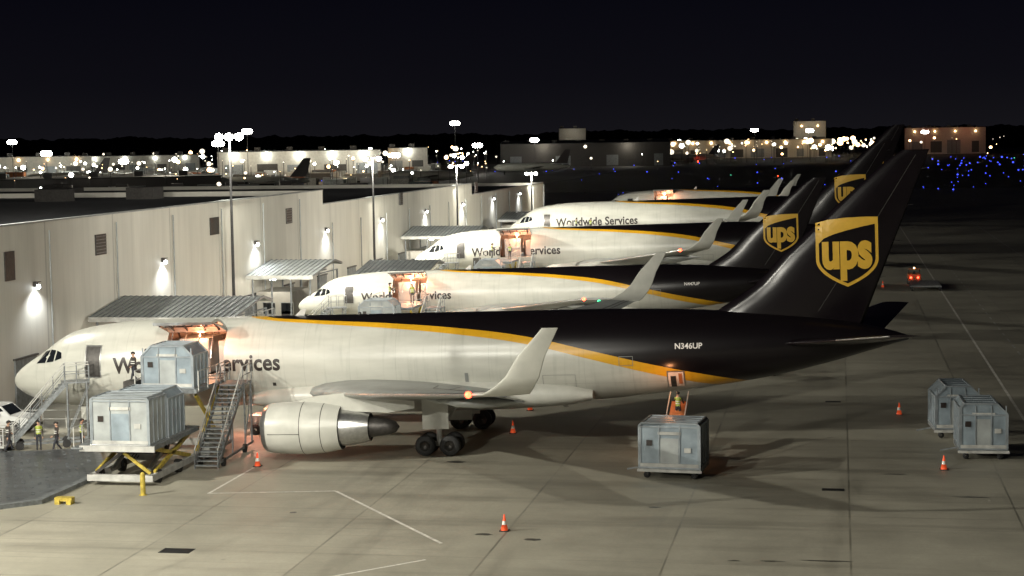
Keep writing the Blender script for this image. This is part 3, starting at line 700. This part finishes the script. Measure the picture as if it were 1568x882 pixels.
def stairs(name,foot,top,width=1.2,plat=1.6,rail='greyb'):
    m=MB();f=Vector(foot);t=Vector(top);d=Vector((t.x-f.x,t.y-f.y,0));run=d.length;d.normalize();s=Vector((-d.y,d.x,0));rise=t.z-f.z
    n=max(3,int(rise/.2))
    for i in range(n):
        p=f+d*(run*(i+.5)/n)+Vector((0,0,rise*(i+1)/n));a=math.atan2(d.y,d.x);m.box(p,(run/n+.04,width,.05),'greyb',rz=a)
    for sg in(-1,1):
        o=s*sg*width/2
        m.bar(f+o+Vector((0,0,.15)),t+o-Vector((0,0,.1)),.06,.25,rail)
        up=Vector((0,0,1.05))
        m.bar(f+o+up,t+o+up,.05,.05,'equip');m.bar(f+o+up*.55,t+o+up*.55,.035,.035,rail)
        e=t+d*plat
        m.bar(t+o+up,e+o+up,.05,.05,'equip');m.bar(t+o+up*.5,e+o+up*.5,.035,.035,rail)
        for q in np.linspace(0,1,6): p=f+(t-f)*q+o;m.bar(p,p+up,.04,.04,rail)
        for q in(0.02,.5,1): p=t+d*plat*q+o;m.bar(p-Vector((0,0,.1)),p+up,.04,.04,rail)
        for q in(.1,.9): 
            p=t+d*plat*q+o;m.bar((p.x,p.y,.3),p,.09,.09,'greyb')
        p=f+(t-f)*.55+o;m.bar((p.x,p.y,.3),p,.08,.08,'greyb')
        m.bar(Vector((f.x,f.y,.35))+o+d*.3,Vector((t.x,t.y,.35))+o+d*plat,.1,.14,rail)
        q1=t+o;q2=t+d*plat+o;m.bar((q1.x,q1.y,.4),(q2.x,q2.y,t.z-.2),.05,.05,'greyb')
        for q in(.2,1.):
            p=f+(t-f)*q+o;m.cyl(Vector((p.x,p.y,.25))-s*.08,Vector((p.x,p.y,.25))+s*.08,.25,'black',14)
    c=t+d*plat/2;m.box(c,(plat,width,.08),'greyb',rz=math.atan2(d.y,d.x))
    return m.build(name)
stairs('boarding_stairs',(1.9,-5.4,0),(4.9,-4.0,3.8),1.2,1.4)
stairs('boarding_stairs',(15.9,-10.6,0),(15.6,-5.2,3.9),1.3,1.8)

def loader(name,x0,y0,hi=4.0,mid=2.0,L=11.5,w=3.6):
    m=MB()
    for x in(.15,w-.15): m.bar((x,0,.42),(x,L,.42),.28,.34,'equip')
    m.box((w/2,.12,.42),(w,.25,.34),'equip');m.box((w/2,L,.42),(w,.3,.4),'equip')
    for x in(.2,w-.2):
        for y in(1.2,4.2,8.5,10.6): m.rev([(-.15,.1),(-.15,.36),(.15,.36),(.15,.1)],(x,y,.36),'black',16,'X')
        m.bar((x,.8,.6),(x,6.0,mid-.15),.14,.2,'yel');m.bar((x,6.0,.6),(x,.8,mid-.15),.14,.2,'yel')
        m.bar((x-.0,7.2,.6),(x,L-.4,hi-.25),.14,.2,'yel');m.bar((x,L-.4,.6),(x,7.2,hi-.25),.14,.2,'yel')
    m.bar((.3,.5,.6),(w*.55,.5,mid-.15),.12,.16,'dmetal');m.bar((w-.3,.5,.6),(w*.45,.5,mid-.15),.12,.16,'yel')
    m.cyl((.2,3.4,1.2),(w-.2,3.4,1.2),.09,'dmetal',8);m.cyl((.8,1.5,.6),(.8,3.4,1.3),.12,'silver',8);m.cyl((w-.8,1.5,.6),(w-.8,3.4,1.3),.12,'silver',8)
    m.box((w/2,3.3,mid),(w+.2,7.0,.24),'greyb');m.box((w/2,-.22,mid),(w+.5,.12,.3),'equip')
    m.box((-.35,2.8,mid+.02),(.6,6.4,.08),'greyb')
    m.box((w/2,9.1,hi),(w,4.6,.22),'greyb');m.box((w/2,L+.1,hi+.1),(w-.4,.8,.1),'greyb')
    for i in range(14): m.cyl((.25,.1+i*.48,mid+.13),(w-.25,.1+i*.48,mid+.13),.05,'silver',6)
    for x in(-.05,w+.05):
        for y in(7,8.5,10,11.3): m.bar((x,y,hi),(x,y,hi+1.1),.05,.05,'equip')
        m.bar((x,7,hi+1.1),(x,11.3,hi+1.1),.05,.05,'equip');m.bar((x,7,hi+.6),(x,11.3,hi+.6),.04,.04,'equip')
    for y in np.arange(-.1,6.6,1.1): m.bar((-.62,y,mid),(-.62,y,mid+1.05),.04,.04,'equip')
    m.bar((-.62,-.1,mid+1.05),(-.62,6.5,mid+1.05),.04,.04,'equip')
    m.box((w*.3,5.6,.85),(1.4,1.6,.7),'equip');m.box((w+.25,8.2,1.0),(.5,2.0,1.3),'equip')
    m.box((-.4,7.5,hi-.3),(.7,1.0,1.6),'dmetal')
    for i in range(6): m.cyl((w*.2+.1*i,4.0+.3*i,.65),(w*.2+.1*i+.2,6.5,mid-.2),.025,'black',5)
    return m.build(name,loc=(x0,y0,0))
loader('cargo_loader',11.2,-15.6)
container('air_cargo_container',(13.05,-14.3,2.14),0,3.18,2.3,2.44,.12,False,'uldl')
container('air_cargo_container',(13.15,-11.85,2.14),0,3.18,2.3,2.44,.4,False,'uld2')
container('air_cargo_container',(12.9,-7.0,4.12),0,3.0,2.3,2.3,.55,False,'uld2')
for (ax,ay,xs_) in((12.2,54,.861),(12.0,103,1),(13.5,160,1.05)):
    y0=ay-2.3*xs_-12.6
    loader('cargo_loader',ax-1.9+ (.0),y0,3.6*xs_+.2,2.0)
    stairs('boarding_stairs',(ax+3.4,y0+2.5,0),(ax+3.3,y0+8,3.5*xs_+.2),1.3,1.8)
    worker(ax+1.0,y0+10,3.6*xs_+.31,.4,0);worker(ax-1.2,y0+10.8,3.6*xs_+.31,2.,2)
    stairs('boarding_stairs',(ax-9.5,ay-5.4,0),(ax-6.6,ay-4,3.5*xs_),1.2,1.4)
container('air_cargo_container',(12.1,90.6,2.14),0,3.0,2.3,2.3,.7,False,'uldl')
container('air_cargo_container',(12.1,42.3,2.14),0,3.0,2.3,2.3,.5,False,'uldl')

for w in((4.0,-5.8,0,.6,0),(5.3,-6.2,0,-.8,1),(6.3,-5.0,0,2.2,0),(2.9,-7.4,.22,2.6,1),(7.1,-5.0,0,1.2,2),(10.4,-5.0,4.11,.3,2),(10.2,-6.4,4.11,-.5,1),(40.9,-3.6,1.75,3.0,2)): worker(*w)
m=MB();m.bar((40.9,-8.2,.9),(40.9,-2.5,2.75),.9,.18,'orangedk');m.box((40.9,-6.2,.6),(1.5,3.6,.5),'equip')
for x in(40.3,41.5):
    for y in(-7.4,-5.0): m.rev([(-.1,.08),(-.1,.3),(.1,.3),(.1,.08)],(x,y,.3),'black',14,'X')
    m.bar((x+(.1 if x<41 else -.1),-8.0,1.5),(x+(.1 if x<41 else -.1),-2.6,3.4),.05,.05,'equip')
m.box((40.9,-3.6,1.65),(1.2,1.2,.2),'greyb')
m.bar((40.9,-3.6,.8),(40.9,-3.6,1.6),.2,.2,'greyb')
o=m.build('belt_loader');plight('work_lamp',(40.4,-3.4,4.0),55,(1,.40,.16),.1,o)

def truck(name,loc,rz):
    m=MB();W=1.9
    pr=[(-2.75,.45),(2.7,.45),(2.78,.75),(2.7,1.05),(1.55,1.18),(.85,1.8),(-.75,1.84),(-1.1,1.2),(-2.75,1.15)]
    a=[(x,-W/2*(1 if z<1.25 else .86),z) for x,z in pr];b=[(x,W/2*(1 if z<1.25 else .86),z) for x,z in pr];m.loft([a,b],'truckw',sm=False)
    for s in(-1,1):
        m.add([(1.38,s*.93,1.25),(.82,s*.84,1.72),(.1,s*.84,1.74),(.1,s*.93,1.25)],[(0,1,2,3)],'glass');m.add([(0,s*.93,1.25),(0,s*.84,1.74),(-.7,s*.84,1.75),(-.9,s*.93,1.27)],[(0,1,2,3)],'glass')
        for x in(-1.75,1.75):
            m.rev([(-.13,.2),(-.13,.38),(.13,.38),(.13,.2)],(x,s*.86,.38),'black',20,'Y');m.rev([(-.14,.02),(-.12,.22)] if s<0 else [(.14,.02),(.12,.22)],(x,s*.86,.38),'silver',16,'Y')
            m.rev([(s*.962,.38),(s*.962,.47)],(x,0,.42),'dmetal',20,'Y')
        m.box((2.74,s*.7,.85),(.1,.35,.18),'refl');m.box((-2.77,s*.8,.95),(.06,.15,.3),'red');m.box((.05,s*.955,.8),(.02,.01,.6),'dmetal');m.box((.9,s*1.05,1.3),(.12,.18,.15),'truckw')
    m.add([(1.5,-.8,1.24),(1.5,.8,1.24),(.92,.74,1.75),(.92,-.74,1.75)],[(0,1,2,3)],'glass')
    m.box((2.76,0,.8),(.06,1.0,.25),'dmetal');m.box((2.76,0,.5),(.12,1.8,.14),'dmetal');m.box((0,0,1.9),(.25,1.0,.08),'yel')
    return m.build(name,loc=loc,rot=(0,0,rz))
truck('pickup_truck',(-1.8,.3,0),0)
m=MB();m.box((0,0,.45),(2.4,1.4,.12),'equip');
for x in(-1.15,1.15):
    for y in(-.65,.65): m.bar((x,y,.45),(x,y,1.5),.06,.06,'equip')
    m.rev([(-.07,.04),(-.07,.2),(.07,.2),(.07,.04)],(x*.8,-.6,.2),'black',12,'Y');m.rev([(-.07,.04),(-.07,.2),(.07,.2),(.07,.04)],(x*.8,.6,.2),'black',12,'Y')
for y in(-.65,.65): 
    for z in(.8,1.15,1.5): m.bar((-1.15,y,z),(1.15,y,z),.04,.04,'equip')
m.box((.3,0,.75),(1.2,.9,.45),'uldl')
m.build('equipment_cart',loc=(1.4,-6.7,0.0))
def tug(loc,rz,col='equip'):
    m=MB();m.box((0,0,.6),(1.5,2.9,.5),col);m.box((0,.9,1.0),(1.4,.9,.35),col);m.box((0,-.2,1.7),(1.35,1.1,.08),col);m.box((0,-.95,1.0),(1.4,.6,.3),col)
    for x in(-.6,.6):
        for y in(-.7,.3): m.bar((x,y,.85),(x,y,1.7),.06,.06,'dmetal')
        for y in(-.95,.95): m.rev([(-.12,.1),(-.12,.33),(.12,.33),(.12,.1)],(x*1.15,y,.33),'black',16,'X')
    m.box((0,-.2,.95),(.6,.5,.15),'black');m.box((0,.1,1.25),(.3,.05,.3),'dmetal');m.sph((.4,-1.47,.8),.12,'red',8);m.sph((-.4,-1.47,.8),.12,'red',8);m.sph((0,-.2,1.82),.1,'lampo',8)
    return m.build('tow_tractor',loc=loc,rot=(0,0,rz))
tug((58.3,112.5,0),0,'orangedk')
m=MB()
m.box((0,0,.5),(3.4,7,.12),'greyb')
for x in(-1.5,1.5):
    for y in(-3,0,3): m.rev([(-.1,.05),(-.1,.22),(.1,.22),(.1,.05)],(x,y,.22),'black',12,'X')
for y in np.arange(-3.3,3.4,.6): m.cyl((-1.6,y,.6),(1.6,y,.6),.06,'silver',6)
m.build('container_dolly',loc=(59.2,105.5,0))
o=tug((15.9,1.5,0),1.57);plight('work_lamp',(-.6,1.2,1.9),320,(1,.38,.26),.2,o)
def cone(x,y,z=0):
    m=MB();m.box((0,0,.02),(.42,.42,.04),'black');m.rev([(.04,.17),(.30,.115),(.30,.116)],(0,0,0),'orange',16,'Z');m.rev([(.30,.116),(.47,.08)],(0,0,0),'refl',16,'Z');m.rev([(.47,.08),(.76,.03),(.77,.001)],(0,0,0),'orange',16,'Z')
    return m.build('traffic_cone',loc=(x,y,z))
for x,y in((18.4,-9.4),(30.4,2.8),(34.8,-23.9),(53.4,11.9),(55.1,-6.8),(54.6,106.9),(29.9,11.9),(26.5,60),(47,54)): cone(x,y)
m=MB();m.cyl((0,0,0),(0,0,1.05),.13,'yel',14);m.sph((0,0,1.05),.13,'yel',10);m.cyl((0,0,0),(0,0,.03),.2,'yel',14);m.build('safety_bollard',loc=(15.1,-17.7,0))
m=MB();m.box((0,0,.25),(.9,.4,.18),'yel');m.box((.3,0,.12),(.25,.5,.24),'yel');m.box((-.3,0,.12),(.25,.5,.24),'yel');m.build('wheel_chock',loc=(12.0,-20.2,0))

# ------------------------------------------------------------------ background
CX,CY=49.69,-103.16
def bear(az,dist):
    a=math.radians(az);return CX+dist*math.sin(a),CY+dist*math.cos(a)
def farb(name,az,dist,w,dep,h,k='wallw',lamps=0,lk='lampc',power=0,roofk='roof',pcol=(1,.92,.75),gable=0,lr=1.0,np_=2):
    m=MB();m.box((0,dep/2,h/2),(w,dep,h),k);m.box((0,dep/2,h+.15),(w+.6,dep+.6,.3),roofk)
    if gable: m.add([(-w/2,0,h+.3),(w/2,0,h+.3),(w/2,dep/2,h+gable),(-w/2,dep/2,h+gable),(w/2,dep,h+.3),(-w/2,dep,h+.3)],[(0,1,2,3),(3,2,4,5),(0,3,5),(1,4,2)],roofk)
    nd=max(2,int(w/14));rr=random.Random(int(w*h))
    for i in range(nd):
        m.box((-w/2+(i+.5)*w/nd+rr.uniform(-2,2),-.05,h*.27),(w/nd*rr.uniform(.3,.7),.15,h*rr.uniform(.4,.54)),'dmetal' if i%2 else 'greyb')
        m.box((-w/2+(i+.2)*w/nd,dep*.3,h+1.2),(3,4,1.8),'dmetal')
    for i in range(lamps):
        m.sph((-w/2+(i+.5)*w/lamps,-1.,h*.86),lr,lk,8)
    x,y=bear(az,dist);o=m.build(name,loc=(x,y,0),rot=(0,0,-math.radians(az)))
    if power:
        for i in range(np_): plight('facade_lamp',(-w/2+(i+.5)*w/np_,-12,h*.9),power,pcol,1,o)
    return o
farb('hangar',-16.9,880,78,60,12.5,'wallw',5,'lampc',4200,lr=1.6,np_=3)
farb('office_block',-13.5,930,20,30,13,'wallw',1,'lampc',1500,np_=1,lr=1.6)
farb('warehouse',-7.9,1050,98,60,13.5,'dmetal',1,'lampd',3000,gable=2)
farb('warehouse',-23.5,620,90,40,6,'dmetal',0)
farb('warehouse',-20.2,470,70,30,5,'dmetal',0)
farb('terminal_building',-2.8,1330,120,50,13,'wallw',9,'lampo',1300,pcol=(1,.75,.45),lr=.9,np_=3)
farb('terminal_building',3.2,1420,60,40,20,'wallw',4,'lampo',1100,pcol=(1,.35,.2),lr=.7)
farb('office_tower',-8.3,1500,22,20,24,'wallw',0,power=1500,np_=1)
farb('hotel',-.9,1500,26,20,27,'wallw',2,'lampo',1300,pcol=(1,.8,.55),lr=.7,np_=1)
farb('warehouse',-21.8,1100,70,50,10,'wallw',4,'lampc',800,lr=.9)
farb('warehouse',-25,1000,60,50,11,'wallw',4,'lampo',700,lr=.8)
sheet('freight_yard',-460,-60,480,1080,-.02,'asph')
m=MB();rr=random.Random(21)
for i in range(150):
    az=rr.uniform(-26,-12.5);d=rr.uniform(580,1050);x,y=bear(az,d);k=rr.choice(['equip','wallw','uldl','dmetal','greyb','truckw','orangedk'])
    m.box((x,y,2.2),(rr.uniform(4,14),2.6,2.9),k,rz=rr.uniform(-.2,.2));m.box((x,y,.5),(3,2.4,.9),'black')
m.build('parked_trailers')
for az,d in((-25,700),(-23.2,840),(-21,640),(-19.5,800),(-15.5,760),(-13.2,820),(-24.5,960),(-18,960)):
    x,y=bear(az,d);plight('yard_lamp',(x,y,14),19000,rr.choice([(1,.9,.7),(1,.75,.45),(.95,1,.9)]),1)
def lampfield(name,n,az0,az1,d0,d1,h0,h1,keys,r0=.45,r1=1.0,sd=1):
    rr=random.Random(sd);m=MB()
    for i in range(n):
        az=rr.uniform(az0,az1);d=rr.uniform(d0,d1);x,y=bear(az,d);h=rr.uniform(h0,h1);k=rr.choice(keys);r=(r0+(r1-r0)*rr.random()**2.8)*d/1000
        m.cyl((x,y,0),(x,y,h),.12,'pole',5,sm=False,cap=False);m.sph((x,y,h),r,k,8,(1,1,.9))
    return m.build(name)
lampfield('distant_street_lamps',330,-26.5,-11,560,1500,3,11,['lampc','lampc','lampd','lampo','lampd','lampo','lampw'],.18,1.7,3)
lampfield('distant_street_lamps',170,-5.8,1.2,1080,1600,5,13,['lampo','lampo','lampd','lampc','lampd'],.22,1.8,5)
lampfield('distant_street_lamps',22,1,5.8,1200,1700,5,13,['lampo','lampd','lampd'],.2,.9,15)
lampfield('distant_street_lamps',40,-12,-5.5,900,1500,4,10,['lampd','lampo','lampd','lampc'],.22,.8,8)
lampfield('taxiway_edge_lights',170,-27,6.5,520,1500,.35,.5,['blue'],.20,.38,11)
lampfield('taxiway_edge_lights',75,.6,6.2,540,1250,.35,.5,['blue'],.22,.45,13)
lampfield('runway_lights',18,-20,6,700,1500,.4,.8,['red','lampo','green'],.25,.5,12)
for az,d,h in((-25.6,900,19),(-18.5,800,22),(-12.0,900,25),(-11.3,880,14),(-9.5,1000,16),(-2.6,1200,20),(-.9,1150,19),(2.6,1250,17),(-19.4,700,17.0),(-24.6,760,14),(-13.9,860,10),(-22.3,880,9)):
    x,y=bear(az,d);mast('high_mast_light',x,y,h,3,0,None,1.2,k='lampw',hs=1.35)
def far_plane(az,d,rz,k='white',s=1.):
    m=MB();m.rev([(-18,.2),(-16,1.4),(-12,1.9),(8,1.9),(14,1.2),(18,.3)],(0,0,3.4),k,12)
    for sg in(-1,1): m.add([(-3,0,2.8),(3,0,2.8),(7,sg*16,4),(5,sg*16,4)],[(0,1,2,3)],'wing');m.add([(13,0,4.2),(17,0,4.2),(18.5,sg*6,4.6),(17,sg*6,4.6)],[(0,1,2,3)],'wing');m.rev([(-3,.9),(0,1.0),(2,.7)],(0,sg*5.5,2),'wing',10);m.cyl((1,sg*3,0),(1,sg*3,3),.4,'black',6)
    m.add([(11,.1,5),(17,.1,5),(18.5,.1,11.5),(16,.1,11.5)],[(0,1,2,3)],'txt');m.cyl((-13,0,0),(-13,0,3),.3,'black',6)
    x,y=bear(az,d);m.build('parked_airplane',loc=(x,y,0),rot=(0,0,rz),scale=(s,s,s))
far_plane(-18.2,640,.3);far_plane(-12.9,700,.1);far_plane(-24,800,.2);far_plane(-9.6,860,.1);far_plane(-4.6,1150,.1)
def ridge(name,dist,hb,amp,k,sd):
    rr=random.Random(sd);m=MB();top=[];bot=[];az=-42
    h=hb
    while az<22:
        x,y=bear(az,dist+rr.uniform(-40,40));h=.8*h+.2*hb+rr.uniform(-amp,amp);top.append((x,y,max(3,h)));bot.append((x,y,-1));az+=.07
    m.loft([bot,top],k,closed=False,cap=False,sm=False);m.build(name)
M['trees']=mat('tree_line',(.02,.025,.018),.95,0,.5,.05)
ridge('distant_trees',1900,13,1.4,'trees',4);ridge('distant_trees',2700,24,1.4,'trees',9)

# ------------------------------------------------------------------ world (night sky)
w=D.worlds.new('World');sc.world=w;w.use_nodes=True;n,l=w.node_tree.nodes,w.node_tree.links
bg=n['Background'];tc=n.new('ShaderNodeTexCoord');sp=n.new('ShaderNodeSeparateXYZ');l.new(tc.outputs['Generated'],sp.inputs[0])
rp=n.new('ShaderNodeValToRGB');l.new(sp.outputs[2],rp.inputs[0]);e=rp.color_ramp.elements
e[0].position=0;e[0].color=(.0072,.0068,.0088,1);e[1].position=.5;e[1].color=(.0018,.0018,.0040,1)
q=e.new(.03);q.color=(.0042,.0040,.0062,1);q=e.new(.09);q.color=(.0020,.0020,.0044,1)
l.new(rp.outputs[0],bg.inputs[0]);bg.inputs[1].default_value=1.

# ------------------------------------------------------------------ camera
yaw,pit,rol,f=.1794,.0832,.0151,2771.5
F=Vector((-math.sin(yaw)*math.cos(pit),math.cos(yaw)*math.cos(pit),-math.sin(pit)))
R=F.cross(Vector((0,0,1))).normalized();U=R.cross(F)
R2=R*math.cos(rol)-U*math.sin(rol);U2=U*math.cos(rol)+R*math.sin(rol)
cam=D.cameras.new('camera');cam.sensor_width=36;cam.lens=f/1568*36;cam.clip_end=20000;cam.clip_start=.5
co=D.objects.new('camera',cam);C.collection.objects.link(co)
mw=Matrix(((R2.x,U2.x,-F.x,49.69),(R2.y,U2.y,-F.y,-103.16),(R2.z,U2.z,-F.z,17.74),(0,0,0,1)));co.matrix_world=mw
sc.camera=co
